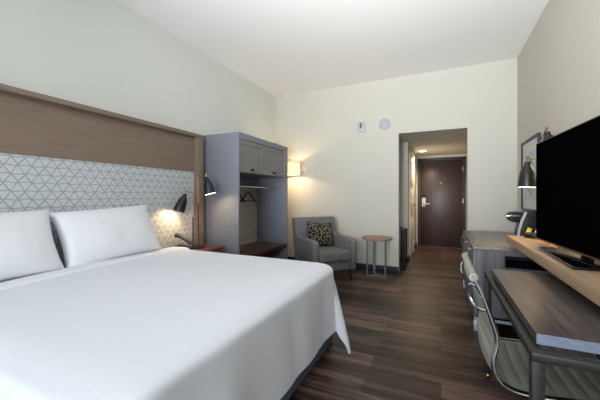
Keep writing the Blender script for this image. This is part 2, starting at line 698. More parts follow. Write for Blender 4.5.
X1, YN, YFAR, ZT = -0.80, 0.47, 2.375, 0.655
RC = 0.17


def duvet_point(s, t):
    """s along x from the head; t across. past the rounded mattress outline the cloth hangs"""
    cx = min(s, X1 - RC)
    cy = min(max(t, YN + RC), YFAR - RC)
    dx, dy = s - cx, t - cy
    D = math.hypot(dx, dy)
    a = math.atan2(abs(dy), dx) if D > 1e-9 else 0.0
    sg = 1 if dy >= 0 else -1
    L = D - RC
    x, y, z = s, t, ZT
    z += 0.012 * max(0.0, sin(pi * min(1, max(0, (t - YN) / (YFAR - YN)))))
    z += 0.004 * noise.noise(Vector((s * 1.7, t * 1.7, 0.3)))
    z -= 0.018 * max(0.0, min(1.0, (L + 0.16) / 0.16)) ** 2
    if L > 0:
        z = ZT - 0.018
        R = 0.035
        if L < R * pi / 2:
            off = R * sin(L / R)
            dz = R * (1 - cos(L / R))
        else:
            q = L - R * pi / 2
            off = R + q * 0.06
            dz = R + q
        k = a / (pi / 2)
        w = min(1.0, L / 0.30)
        w = w * w * (3 - 2 * w)
        b = a * (1 - w) + (pi / 2) * (k ** 2.4) * w
        corner = sin(2 * a) ** 2 if (dx > 0 and dy != 0) else 0.0
        off += max(0, L - 0.1) * 0.22 * corner
        u = t if k < 0.5 else s
        g = min(1, L / 0.3)
        off += 0.012 * g * noise.noise(Vector((s * 0.8, t * 4.0, 1.7)))
        off += 0.006 * g * sin(u * 15 + 2.5 * noise.noise(Vector((s * 2, t * 2, 0))))
        x = cx + (RC + off) * cos(b)
        y = cy + sg * (RC + off) * sin(b) - sg * corner * max(0, L - 0.15) * 0.10
        z -= dz
    return Vector((x, y, max(z, 0.012)))


def cloth(s0, s1, t0, t1, ns, nt_, fn, thick):
    b = bmesh.new()
    g = [[b.verts.new(fn(s0 + (s1 - s0) * i / ns, t0 + (t1 - t0) * j / nt_)) for j in range(nt_ + 1)] for i in range(ns + 1)]
    for i in range(ns):
        for j in range(nt_):
            b.faces.new((g[i][j], g[i + 1][j], g[i + 1][j + 1], g[i][j + 1]))
    b.normal_update()
    top = list(b.verts)
    nrm = [v.normal.copy() for v in top]
    low = [b.verts.new(v.co - n * thick) for v, n in zip(top, nrm)]
    idx = {v: low[k] for k, v in enumerate(top)}
    for f in list(b.faces):
        b.faces.new([idx[v] for v in reversed(f.verts)])
    for e in [e for e in b.edges if len(e.link_faces) == 1 and e.verts[0] in idx and e.verts[1] in idx]:
        v0, v1 = e.verts
        try:
            b.faces.new((v0, v1, idx[v1], idx[v0]))
        except ValueError:
            pass
    bmesh.ops.recalc_face_normals(b, faces=b.faces[:])
    return b


bm = cloth(-2.44, X1 + 0.49, YN - 0.345, YFAR + 0.345, 110, 130, duvet_point, 0.02)
dv = obj('duvet', bm, 'sheet', None, angle=80)
tag(dv, 'large smooth white duvet draped over the king bed to near the floor', 'duvet')


def fold_point(s, t):
    p = duvet_point(min(s, X1), t)
    u = (s + 2.49) / 0.15
    lift = 0.017 * sqrt(max(0.0, 1 - (2 * u - 1) ** 6))
    p.z += lift * (1 if p.z > ZT - 0.03 else 0.6)
    p.z += 0.004 * noise.noise(Vector((s * 5, t * 3, 4)))
    skew = 0.09 * (1.4 - t)
    p.x += skew
    if t > YFAR:
        p.y += lift * 0.8
    if t < YN:
        p.y -= lift * 0.8
    return p


bm = cloth(-2.49, -2.34, YN - 0.1, YFAR + 0.08, 14, 80, fold_point, 0.010)
tag(obj('folded_sheet', bm, 'pillow', None, angle=80), 'white top sheet edge folded back over the duvet in front of the pillows', 'sheet')


def pillow_mesh(w, h, t, seed=0, n=30, pinch=0.05, pw=2.6):
    """pillow in the local x (width) / z (height) plane, thickness along y"""
    b = bmesh.new()
    layers = []
    for side in (1, -1):
        g = []
        for i in range(n + 1):
            row = []
            for j in range(n + 1):
                u = -1 + 2 * i / n
                v = -1 + 2 * j / n
                edge = (1 - abs(u) ** pw) * (1 - abs(v) ** pw)
                th = t / 2 * max(0, edge) ** 0.45
                cx = u * w / 2 * (1 - pinch * (1 - abs(v) ** 2) * abs(u) ** 3)
                cz = v * h / 2 * (1 - pinch * (1 - abs(u) ** 2) * abs(v) ** 3)
                wr = 0.010 * noise.noise(Vector((cx * 6 + seed, cz * 6, side))) + 0.004 * noise.noise(Vector((cx * 18 + seed, cz * 9, side)))
                y = side * (th + wr * min(1, edge * 3))
                if side == -1 and (i in (0, n) or j in (0, n)):
                    row.append(layers[0][i][j])
                else:
                    row.append(b.verts.new((cx, y if not (i in (0, n) or j in (0, n)) else 0, cz)))
            g.append(row)
        layers.append(g)
        for i in range(n):
            for j in range(n):
                q = (g[i][j], g[i + 1][j], g[i + 1][j + 1], g[i][j + 1])
                b.faces.new(q if side == -1 else q[::-1])
    return b


def bed_pillow(yc, label, seed, lean, xc, zc, tilt, w=0.88):
    b = pillow_mesh(w, 0.48, 0.22, seed, pinch=0.055, pw=2.2)
    # width along world Y, leaning back against the headboard
    m = Matrix.Translation((xc, yc, zc)) @ Matrix.Rotation(radians(tilt), 4, 'X') @ Matrix.Rotation(radians(-lean), 4, 'Y') @ Matrix.Rotation(radians(90), 4, 'Z')
    bmesh.ops.transform(b, matrix=m, verts=b.verts[:])
    o = obj('bed_pillow', b, 'pillow', None, angle=80)
    o['label'] = label
    o['category'] = 'pillow'
    o['group'] = 'white bed pillows against the headboard'
    return o


bed_pillow(1.66, 'plump white pillow against the headboard, the one nearer the bedside lamp', 3, 23, -2.575, 0.882, 3.0, 0.83)
bed_pillow(0.80, 'plump white pillow cut off by the left edge of the photo', 11, 24, -2.56, 0.875, 1.5)

# ------------------------------------------------------------------ wardrobe
wd = thing('wardrobe', 'open blue-grey wardrobe with two upper doors and a dark wood bench shelf', 'wardrobe', (-2.5, 3.6, 0))
WX0, WX1, WY0, WY1 = -2.79, -2.215, 2.965, 4.25
bm = B()
box(bm, WX0, WX1, WY0, WY0 + 0.03, 0, 1.985, 0.002)
obj('side_panel', at(wd, bm), 'closet', wd)
bm = B()
box(bm, WX0, WX1, WY1 - 0.03, WY1, 0, 1.985, 0.002)
obj('side_panel', at(wd, bm), 'closet', wd)
bm = B()
box(bm, WX0, WX1, WY0 + 0.03, WY1 - 0.03, 1.95, 1.985, 0.002)
box(bm, WX1 - 0.03, WX1, WY0 + 0.03, WY1 - 0.03, 1.912, 1.95, 0.002)
obj('top_panel', at(wd, bm), 'closet', wd)
bm = B()
box(bm, WX1 - 0.03, WX1, 4.12, WY1 - 0.03, 1.50, 1.912, 0.002)
obj('filler_strip', at(wd, bm), 'closet', wd)
bm = B()
box(bm, WX0 + 0.02, WX1 - 0.03, WY0 + 0.03, WY1 - 0.03, 1.50, 1.52)
obj('cupboard_floor', at(wd, bm), 'closet', wd, smooth=False)
bm = B()
box(bm, WX0, WX0 + 0.015, WY0 + 0.03, WY1 - 0.03, 1.345, 1.95)
obj('back_panel', at(wd, bm), 'closet', wd, smooth=False)
bm = B()
box(bm, WX0, WX0 + 0.015, WY0 + 0.03, WY1 - 0.03, 0.0, 1.345)
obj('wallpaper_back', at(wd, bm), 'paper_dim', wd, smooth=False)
for y0, y1 in ((3.0, 3.553), (3.558, 4.115)):
    bm = B()
    xf = WX1 - 0.008
    box(bm, xf - 0.02, xf - 0.008, y0, y1, 1.503, 1.908)
    s = 0.06
    for a, b_, c, d in ((y0, y1, 1.503, 1.503 + s), (y0, y1, 1.908 - s, 1.908), (y0, y0 + s, 1.503 + s, 1.908 - s), (y1 - s, y1, 1.503 + s, 1.908 - s)):
        box(bm, xf - 0.012, xf, a, b_, c, d, 0.002)
    dr = obj('door', at(wd, bm), 'closet_door', wd)
    bm = B()
    yc = (y0 + y1) / 2
    # cup pull
    n = 10
    b2 = bmesh.new()
    rows = []
    for i in range(n + 1):
        a = pi * i / n
        row = []
        for j in range(6):
            e = (pi / 2) * j / 5
            row.append(b2.verts.new((xf + 0.022 * cos(e) * sin(a) + 0.001, yc - 0.045 * cos(a), 1.535 + 0.026 * sin(a) * sin(e))))
        rows.append(row)
    for i in range(n):
        for j in range(5):
            b2.faces.new((rows[i][j], rows[i + 1][j], rows[i + 1][j + 1], rows[i][j + 1]))
    bmesh.ops.solidify(b2, geom=b2.faces[:], thickness=0.003)
    merge(bm, b2)
    obj('cup_pull', at(wd, bm), 'bronze', dr)
bm = B()
box(bm, WX0 + 0.015, WX1 + 0.0, WY0 + 0.031, WY1 - 0.032, 0.40, 0.455, 0.004)
obj('bench_shelf', at(wd, bm), 'walnut', wd)
bm = B()
tube(bm, [(-2.42, WY0 + 0.03, 1.335), (-2.42, WY1 - 0.03, 1.335)], 0.013, 16)
obj('hanging_rod', at(wd, bm), 'chrome', wd)

# hangers
def hanger_at(loc, rz, label):
    t = thing('coat_hanger', label, 'hanger', loc, rz, 'coat hangers on the wardrobe rod')
    bm = B()
    for sx in (-1, 1):
        tube(bm, spline([(0, 0, -0.075), (sx * 0.04, 0, -0.095), (sx * 0.10, 0, -0.15), (sx * 0.165, 0, -0.205)], 4), 0.010, 8, flat=1.2)
    tube(bm, [(-0.15, 0, -0.195), (0.15, 0, -0.195)], 0.006, 8)
    obj('hanger_body', bm, 'walnut' if False else 'bronze', t)
    bm = B()
    pts = [(0, 0, -0.08), (0, 0, -0.04)]
    for k in range(9):
        a = -pi / 2 + k * radians(27)
        pts.append((0.0 + 0.018 * cos(a), 0, 0.0 - 0.004 + 0.0185 * sin(a)))
    tube(bm, pts, 0.0025, 6)
    obj('hook', bm, 'chrome', t)
    return t


hanger_at((-2.42, 3.46, 1.335), radians(-16), 'dark coat hanger seen whole on the wardrobe rod')
hanger_at((-2.42, 3.20, 1.335), radians(-16), 'dark coat hanger half hidden by the wardrobe side panel')

# ------------------------------------------------------------------ nightstand
ns = thing('nightstand', 'red-brown wooden nightstand between the bed and the wardrobe', 'nightstand', (-2.55, 2.69, 0))
bm = B()
box(bm, -2.695, -2.37, 2.425, 2.90, 0.575, 0.60, 0.003)
obj('top', at(ns, bm), 'night', ns)
bm = B()
box(bm, -2.695, -2.385, 2.45, 2.89, 0.10, 0.574, 0.002)
obj('body', at(ns, bm), 'night', ns)
for z0, z1 in ((0.36, 0.56), (0.12, 0.34)):
    bm = B()
    box(bm, -2.385, -2.371, 2.46, 2.88, z0, z1, 0.002)
    d = obj('drawer', at(ns, bm), 'night', ns)
    bm = B()
    tube(bm, [(-2.371, 2.61, (z0 + z1) / 2), (-2.35, 2.61, (z0 + z1) / 2), (-2.35, 2.73, (z0 + z1) / 2), (-2.371, 2.73, (z0 + z1) / 2)], 0.005, 8)
    obj('handle', at(ns, bm), 'bronze', d)
for x in (-2.675, -2.41):
    for y in (2.47, 2.87):
        bm = B()
        box(bm, x - 0.017, x + 0.017, y - 0.017, y + 0.017, 0, 0.10, 0.002)
        obj('leg', at(ns, bm), 'bronze', ns)


# ------------------------------------------------------------------ two-head lamps
def dome(bm, inner=False):
    # opening downwards, neck at the origin
    o = [(0.012, 0.0), (0.022, -0.004), (0.024, -0.03), (0.038, -0.045), (0.052, -0.08), (0.062, -0.13), (0.067, -0.18), (0.069, -0.205)]
    i = [(r - 0.003, z - 0.001) for r, z in o[2:]][::-1]
    if inner:
        prof = [(0.0655, -0.2045)] + [(r - 0.0045, z - 0.002) for r, z in o[3:-1]][::-1] + [(0.0, -0.048)]
        return lathe(bm, prof, 28, cap=False)
    return lathe(bm, o + [(0.066, -0.205)] + i[1:], 28, cap=False)


def two_head_lamp(loc, label, poles, heads, power, bh=0.018, ds=0.9):
    t = thing('table_lamp', label, 'lamp', loc)
    bm = B()
    lathe(bm, [(0, 0), (0.095, 0), (0.1, 0.004), (0.1, bh - 0.004), (0.095, bh), (0, bh)], 40, cap=False)
    obj('base', bm, 'black', t)
    for (px, py, zb, zt), (jx, jy, jz, tx, ty) in zip(poles, heads):
        bm = B()
        cyl(bm, px, py, bh, zb, 0.0075, 14)
        obj('pole', bm, 'black', t)
        bm = B()
        cyl(bm, px, py, zb, zt, 0.0045, 12)
        obj('brass_stem', bm, 'brass', t)
        bm = B()
        tube(bm, [(px, py, zt - 0.02), (px, py, zt), (jx, jy, jz)], 0.0045, 10)
        b3 = bmesh.new()
        bmesh.ops.create_uvsphere(b3, u_segments=14, v_segments=10, radius=0.013, matrix=Matrix.Translation((jx, jy, jz)))
        merge(bm, b3)
        tube(bm, [(jx, jy, jz), (jx, jy, jz - 0.035)], 0.006, 10)
        obj('arm', bm, 'brass', t)
        m = Matrix.Translation((jx, jy, jz - 0.03)) @ Vector((tx, ty, -1)).to_track_quat('-Z', 'Y').to_matrix().to_4x4() @ Matrix.Diagonal((ds, ds, 1, 1))
        bm = B()
        dome(bm)
        bmesh.ops.transform(bm, matrix=m, verts=bm.verts[:])
        sh = obj('lamp_shade', bm, 'black', t, angle=50)
        bm = B()
        dome(bm, True)
        bmesh.ops.transform(bm, matrix=m, verts=bm.verts[:])
        obj('shade_lining', bm, 'lamp_in', sh, angle=50)
        bm = B()
        b3 = bmesh.new()
        bmesh.ops.create_uvsphere(b3, u_segments=16, v_segments=10, radius=0.024, matrix=m @ Matrix.Translation((0, 0, -0.115)))
        merge(bm, b3)
        obj('bulb', bm, 'bulb', sh)
        point('lamp_light', m @ Vector((0, 0, -0.165)), power * 2.0, WARM, 0.02, t)
    return t


two_head_lamp((-2.593, 2.665, 0.60), 'black and brass lamp with two dome heads on the nightstand', 
              [(-0.02, -0.035, 0.36, 0.635), (0.0, 0.03, 0.52, 0.835)],
              [(0.0, -0.165, 0.66, -0.26, -0.26), (0.12, 0.03, 0.86, 0.20, 0.12)], 2.2)

# phone on nightstand
ph = thing('telephone', 'dark desk telephone on the nightstand beside the lamp base', 'telephone', (-2.60, 2.505, 0.60), radians(-65))
bm = B()
prism(bm, [(-0.07, 0.0), (0.07, 0.0), (0.07, 0.025), (-0.07, 0.07)], 'x', -0.05, 0.05, 0.006)
obj('phone_body', bm, 'phone', ph)
bm = B()
tube(bm, spline([(-0.03, 0.06, 0.055), (-0.03, 0.045, 0.082), (-0.03, -0.02, 0.118), (-0.03, -0.09, 0.155), (-0.03, -0.125, 0.160)], 5), [0.026 if i < 6 or i > 14 else 0.021 for i in range(21)], 12)
obj('handset', bm, 'phone', ph)
bm = B()
for i in range(3):
    for j in range(4):
        box(bm, -0.012 + i * 0.022, 0.004 + i * 0.022, -0.02 + j * 0.022, -0.006 + j * 0.022, 0.02, 0.055 - 0.0065 * j + 0.002)
obj('keypad', bm, 'device_dark', ph)

# ------------------------------------------------------------------ wall sconce by the armchair
sc = thing('wall_sconce', 'lit cream drum shade wall lamp over the armchair in the corner', 'wall lamp', (XL, 4.62, 1.84))
bm = B()
cyl(bm, 0, 0, 0, 0.02, 0.055, mat=Matrix.Rotation(radians(90), 4, 'Y'))
obj('wall_plate', bm, 'brass', sc)
bm = B()
tube(bm, [(0.015, 0, 0), (0.48, 0, 0)], 0.007, 10)
tube(bm, [(0.40, 0, 0), (0.40, 0, -0.09)], 0.006, 10)
obj('arm', bm, 'brass', sc)
bm = B()
lathe(bm, [(0.188, -0.062), (0.192, -0.26), (0.190, -0.26), (0.186, -0.062)], 48, Matrix.Translation((0.42, 0, 0)), cap=False)
shd = obj('lamp_shade', bm, 'shade', sc, angle=50)
bm = B()
for a in (0, 2 * pi / 3, 4 * pi / 3):
    tube(bm, [(0.40, 0, -0.085), (0.42 + 0.186 * cos(a), 0.186 * sin(a), -0.068)], 0.002, 6)
obj('shade_ring', bm, 'brass', sc)
bm = B()
b3 = bmesh.new()
bmesh.ops.create_uvsphere(b3, u_segments=16, v_segments=10, radius=0.03, matrix=Matrix.Translation((0.40, 0, -0.15)))
merge(bm, b3)
obj('bulb', bm, 'bulb', sc)
point('sconce_light', (0.40, 0, -0.19), 14, WARM, 0.04, sc)

# ------------------------------------------------------------------ armchair
ac = thing('armchair', 'grey tweed upholstered armchair in the far corner by the wardrobe', 'armchair', (-1.575, 4.18, 0), radians(49))
ac.scale = (0.955, 1, 1)
bm = B()
box(bm, -0.27, 0.27, -0.33, 0.22, 0.16, 0.30, 0.02, 3)
obj('seat_base', bm, 'chair_f', ac)
bm = B()
box(bm, -0.262, 0.262, -0.37, 0.20, 0.295, 0.44, 0.035, 5)
for v in bm.verts:
    if v.co.z > 0.40:
        v.co.z += 0.018 * max(0, 1 - (v.co.x / 0.27) ** 2)
obj('seat_cushion', bm, 'chair_f', ac)
for s in (-1, 1):
    bm = B()
    prof = [(-0.345, 0.16), (-0.365, 0.50), (-0.355, 0.565), (-0.31, 0.595), (-0.10, 0.60), (0.10, 0.60), (0.18, 0.63), (0.24, 0.69), (0.30, 0.66), (0.25, 0.16)]
    a, b_ = (0.265, 0.365) if s > 0 else (-0.365, -0.265)
    prism(bm, prof, 'x', a, b_, 0.022, 3)
    obj('armrest', bm, 'chair_f', ac, angle=60)
bm = B()
prism(bm, [(0.14, 0.25), (0.265, 0.20), (0.40, 0.84), (0.385, 0.87), (0.32, 0.88), (0.27, 0.86)], 'x', -0.37, 0.37, 0.022, 3)
obj('backrest', bm, 'chair_f', ac, angle=60)
for sx in (-1, 1):
    for (y, dy) in ((-0.29, -0.025), (0.20, 0.05)):
        bm = B()
        tube(bm, [(sx * 0.28, y, 0.165), (sx * 0.292, y + dy, 0.0)], [0.028, 0.017], 12)
        obj('leg', bm, 'chair_leg', ac)
# throw pillow on it
tp = pillow_mesh(0.43, 0.36, 0.13, 5, 22, 0.07)
m = Matrix.Translation((0.0, 0.12, 0.632)) @ Matrix.Rotation(radians(-14), 4, 'X') @ Matrix.Rotation(radians(4), 4, 'Y')
bmesh.ops.transform(tp, matrix=Matrix.Translation(ac.location) @ Matrix.Rotation(radians(49), 4, 'Z') @ m, verts=tp.verts[:])
tag(obj('throw_pillow', tp, 'cushion_p', None, angle=80), 'small black and tan mottled cushion leaning on the armchair back', 'cushion')

# ------------------------------------------------------------------ side table
st = thing('side_table', 'small round oak side table on flat grey steel legs beside the armchair', 'side table', (-0.885, 4.62, 0))
bm = B()
cyl(bm, 0, 0, 0.555, 0.58, 0.225, 48, 0.003)
obj('tabletop', bm, 'table_top', st)
feet = [(-0.12, -0.10), (0.14, -0.06), (-0.07, 0.17)]
for (x, y) in feet:
    a = math.atan2(y, x)
    mm = Matrix.Translation((x, y, 0)) @ Matrix.Rotation(a, 4, 'Z')
    bm = B()
    box(bm, -0.006, 0.006, -0.018, 0.018, 0.0, 0.555, 0.001, 1, mm)
    obj('leg', bm, 'steel', st)
bm = B()
for (x, y) in feet:
    a = math.atan2(y, x)
    L = math.hypot(x, y)
    box(bm, 0, L, -0.018, 0.018, 0.0, 0.012, 0.001, 1, Matrix.Rotation(a, 4, 'Z'))
obj('cross_base', bm, 'steel', st)
bm = B()
for (x, y) in feet:
    box(bm, 0, math.hypot(x, y), -0.018, 0.018, 0.543, 0.555, 0.001, 1, Matrix.Rotation(math.atan2(y, x), 4, 'Z'))
obj('top_brace', bm, 'steel', st)

# ------------------------------------------------------------------ folded luggage rack in the opening
lr = thing('luggage_rack', 'folded black luggage rack standing upright just inside the hall opening', 'luggage rack', (-0.575, 5.22, 0))
for k, x in enumerate((-0.042, -0.014, 0.014, 0.042)):
    bm = B()
    tube(bm, [(x, -0.12, 0.0), (x, -0.12, 0.66), (x, 0.20, 0.66), (x, 0.20, 0.0)] if k in (0, 3) else [(x, -0.095, 0.0), (x, -0.095, 0.64), (x, 0.175, 0.64), (x, 0.175, 0.0)], 0.012, 10)
    obj('rack_leg', bm, 'black', lr)
for y in (-0.05, 0.04, 0.13):
    bm = B()
    pts = spline([(-0.045, y, 0.672), (-0.02, y, 0.55), (0.0, y, 0.45), (0.02, y, 0.55), (0.045, y, 0.672)], 5)
    b2 = bmesh.new()
    vs = [[b2.verts.new((p.x, p.y + d, p.z)) for d in (-0.025, 0.025)] for p in pts]
    for A, C in zip(vs, vs[1:]):
        b2.faces.new((A[0], A[1], C[1], C[0]))
    bmesh.ops.solidify(b2, geom=b2.faces[:], thickness=0.003)
    merge(bm, b2)
    obj('strap', bm, 'plastic', lr)
bm = B()
tube(bm, [(-0.045, -0.12, 0.3), (0.045, -0.12, 0.3)], 0.009, 8)
obj('hinge_bar', bm, 'black', lr)
bm = B()
tube(bm, [(-0.045, 0.2, 0.3), (0.045, 0.2, 0.3)], 0.009, 8)
obj('hinge_bar', bm, 'black', lr)
bm = B()
tube(bm, spline([(-0.04, -0.12, 0.66), (-0.02, -0.13, 0.70), (0.03, -0.13, 0.695), (0.05, -0.12, 0.66)], 5), 0.009, 8)
obj('carry_strap', bm, 'black', lr)

# ------------------------------------------------------------------ devices on the far wall
th = thing('thermostat', 'small square white thermostat mounted on the far wall', 'thermostat', (-1.19, YB, 2.345))
bm = B()
box(bm, -0.065, 0.065, -0.025, 0, -0.08, 0.08, 0.008, 3)
obj('case', bm, 'device', th)
bm = B()
box(bm, -0.02, 0.016, -0.027, -0.024, -0.03, 0.06, 0.001)
obj('display', bm, 'device_dark', th)
sd = thing('smoke_alarm', 'round white alarm disc on the far wall beside the thermostat', 'smoke alarm', (-0.815, YB, 2.36))
bm = B()
lathe(bm, [(0, 0), (0.088, 0), (0.088, 0.012), (0.078, 0.026), (0.055, 0.032), (0, 0.034)], 40, Matrix.Rotation(radians(90), 4, 'X'), cap=False)
obj('case', bm, 'device', sd)
bm = B()
for r in (0.028, 0.045, 0.062):
    tube(bm, [(r * cos(2 * pi * k / 28), -0.033 + (0.003 if r > 0.05 else 0), r * sin(2 * pi * k / 28)) for k in range(28)], 0.002, 6, closed=True)
obj('vent_ring', bm, 'device_dark', sd)

# ------------------------------------------------------------------ cabinet unit on the right
cb = thing('cabinet', 'low grey wood-grain cabinet against the right wall beyond the desk', 'cabinet', (0.6, 3.8, 0))
CX0, CX1, CY0, CY1, CZ = 0.262, 0.925, 3.08, 4.55, 0.75
bm = B()
box(bm, CX0, CX1, CY0, CY1, CZ - 0.022, CZ, 0.002)
obj('worktop', at(cb, bm), 'cab_top', cb)
bm = B()
e = 0.004
# near side with an open niche
x0, x1 = CX0 + 0.02, CX1 - 0.004
nx0, nz0, nz1 = 0.495, 0.586, 0.688
box(bm, x0, nx0, CY0 + e, CY0 + e + 0.02, 0.125, CZ - 0.022)
box(bm, nx0, x1, CY0 + e, CY0 + e + 0.02, 0.125, nz0)
box(bm, nx0, x1, CY0 + e, CY0 + e + 0.02, nz1, CZ - 0.022)
box(bm, x0, x1, CY1 - 0.02, CY1 - e, 0.125, CZ - 0.022)
box(bm, x0, x1, CY0 + e, CY1 - e, 0.125, 0.145)
box(bm, x1 - 0.015, x1, CY0 + e + 0.02, CY1 - 0.02, 0.145, CZ - 0.022)
for y in (3.56, 4.05):
    box(bm, x0, x1 - 0.015, y - 0.01, y + 0.01, 0.145, CZ - 0.022)
obj('carcass', at(cb, bm), 'cab', cb, smooth=False)
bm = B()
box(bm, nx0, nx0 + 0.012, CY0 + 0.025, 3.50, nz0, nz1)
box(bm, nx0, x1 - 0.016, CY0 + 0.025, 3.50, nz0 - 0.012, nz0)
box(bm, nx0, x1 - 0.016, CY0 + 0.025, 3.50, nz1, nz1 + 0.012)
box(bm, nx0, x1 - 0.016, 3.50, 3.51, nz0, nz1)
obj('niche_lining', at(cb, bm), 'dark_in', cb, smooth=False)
for y0, y1 in ((3.085, 3.555), (3.565, 4.045), (4.055, 4.545)):
    bm = B()
    box(bm, CX0 + 0.002, x0, y0 + 0.002, y1 - 0.002, 0.128, 0.724, 0.002)
    d = obj('door', at(cb, bm), 'cab', cb)
    bm = B()
    yc = y0 + 0.12
    tube(bm, [(CX0 + 0.002, yc, 0.71), (CX0 - 0.034, yc, 0.71), (CX0 - 0.034, yc, 0.60), (CX0 + 0.002, yc, 0.60)], 0.005, 8)
    obj('handle', at(cb, bm), 'chrome', d)
bm = B()
box(bm, CX0 + 0.01, CX1 - 0.01, CY0 + 0.012, CY0 + 0.04, 0.095, 0.124, 0.002)
box(bm, CX0 + 0.01, CX1 - 0.01, CY1 - 0.04, CY1 - 0.012, 0.095, 0.124, 0.002)
box(bm, CX0 + 0.012, CX0 + 0.04, CY0 + 0.04, CY1 - 0.04, 0.095, 0.124, 0.002)
obj('base_rail', at(cb, bm), 'pale_metal', cb)
for x in (CX0 + 0.004, CX1 - 0.055):
    for y in (CY0 + 0.005, CY1 - 0.055):
        bm = B()
        box(bm, x, x + 0.05, y, y + 0.05, 0, 0.124 if False else 0.094, 0.002)
        obj('leg', at(cb, bm), 'pale_metal', cb)

# ------------------------------------------------------------------ wall shelf carrying the television
sh = thing('wall_shelf', 'long thick pale oak shelf fixed along the right wall under the television', 'shelf', (0.72, 1.6, 0.83))
bm = B()
box(bm, 0.52, 0.928, 0.0, 3.17, 0.80, 0.86, 0.002)
obj('shelf_board', at(sh, bm), 'shelf', sh)
for y in (0.3, 1.1):
    bm = B()
    prism(bm, [(0.928, 0.797), (0.60, 0.797), (0.60, 0.785), (0.90, 0.60), (0.928, 0.60)], 'y', y, y + 0.02)
    obj('bracket', at(sh, bm), 'frame_m', sh)

# ------------------------------------------------------------------ desk
dk = thing('desk', 'small desk with dark grey wood-grain top on a graphite metal frame below the shelf', 'desk', (0.58, 1.75, 0))
bm = B()
box(bm, 0.290, 0.90, 1.250, 2.250, 0.7075, 0.7395)
obj('desktop', at(dk, bm), 'desk', dk, smooth=False)
bm = B()
box(bm, 0.290, 0.90, 1.2475, 1.2500, 0.706, 0.740)
obj('edge_band', at(dk, bm), 'desk_edge', dk, smooth=False)
bm = B()
fx0, fx1, fy0, fy1 = 0.263, 0.86, 1.185, 2.345
box(bm, fx0, fx1, fy0, fy0 + 0.045, 0.672, 0.700, 0.003)
box(bm, fx0, fx1, fy1 - 0.045, fy1, 0.672, 0.700, 0.003)
box(bm, fx0, fx0 + 0.04, fy0 + 0.045, fy1 - 0.045, 0.672, 0.700, 0.003)
box(bm, fx1 - 0.04, fx1, fy0 + 0.045, fy1 - 0.045, 0.672, 0.700, 0.003)
for y in (1.45, 2.05):
    box(bm, fx0 + 0.04, fx1 - 0.04, y, y + 0.04, 0.675, 0.7055)
obj('frame', at(dk, bm), 'frame_m', dk)
for x in (fx0, fx1 - 0.035):
    for y in (fy0, fy1 - 0.04):
        bm = B()
        box(bm, x, x + 0.035, y, y + 0.04, 0.035, 0.672, 0.003)
        lg = obj('leg', at(dk, bm), 'frame_m', dk)
        bm = B()
        b3 = bmesh.new()
        bmesh.ops.create_uvsphere(b3, u_segments=16, v_segments=10, radius=0.021, matrix=Matrix.Translation((x + 0.017, y + 0.02, 0.021)))
        merge(bm, b3)
        obj('caster', at(dk, bm), 'brass', lg)

# ------------------------------------------------------------------ desk chair
dc = thing('desk_chair', 'sage grey leather and polished aluminium desk chair tucked under the desk', 'chair', (0.46, 1.70, 0))
PR = [(0.127, 0.854), (0.159, 0.781), (0.179, 0.724), (0.197, 0.666), (0.206, 0.625), (0.206, 0.585), (0.197, 0.545), (0.196, 0.50), (0.214, 0.455), (0.252, 0.428), (0.31, 0.420), (0.39, 0.425), (0.50, 0.437), (0.60, 0.442), (0.66, 0.430), (0.685, 0.405)]
prof = spline([(x, 0, z) for x, z in PR], 8)
CYN, CYF = 1.45, 1.95
for y in (CYN, CYF):
    bm = B()
    tube(bm, [(p.x, y, p.z) for p in prof], 0.0145, 12, flat=0.65)
    r_ = obj('side_rail', at(dc, bm), 'alu', dc, angle=60)
    # groove line of darker leather held in the rail
n_y = 18
bm = bmesh.new()
rows = []
L = 0
prev = None
for i, p in enumerate(prof):
    if prev is not None:
        L += (p - prev).length
    prev = p
    t = (prof[min(i + 1, len(prof) - 1)] - prof[max(i - 1, 0)]).normalized()
    nrm = Vector((t.z, 0, -t.x))   # towards the sitter is +
    if nrm.x < 0 and p.z > 0.5:
        nrm = -nrm
    if p.z <= 0.5 and nrm.z < 0:
        nrm = -nrm
    rows.append((p, nrm, L))
# resample finely for the pleats
fine = []
step = 0.006
k = 0
s = 0.0
while s < L:
    while k < len(rows) - 2 and rows[k + 1][2] < s:
        k += 1
    a, b_ = rows[k], rows[k + 1]
    f = (s - a[2]) / max(1e-6, b_[2] - a[2])
    fine.append((a[0].lerp(b_[0], f), a[1].lerp(b_[1], f).normalized(), s))
    s += step


def leather_grid(off_sign):
    g = []
    for p, nr, s in fine:
        pl = abs(((s / 0.052) % 1) - 0.5) * 2          # 1 in the groove
        puff = 0.009 * (1 - pl ** 3)
        row = []
        for j in range(n_y + 1):
            v = j / n_y
            y = CYN + 0.006 + (CYF - CYN - 0.012) * v
            sag = -0.016 * sin(pi * v)
            o = nr * (sag + off_sign * (0.004 + puff * min(1, 6 * v, 6 * (1 - v))))
            row.append(bm.verts.new((p.x + o.x, y, p.z + o.z)))
        g.append(row)
    for A, C in zip(g, g[1:]):
        for j in range(n_y):
            bm.faces.new((A[j], A[j + 1], C[j + 1], C[j]))
    return g


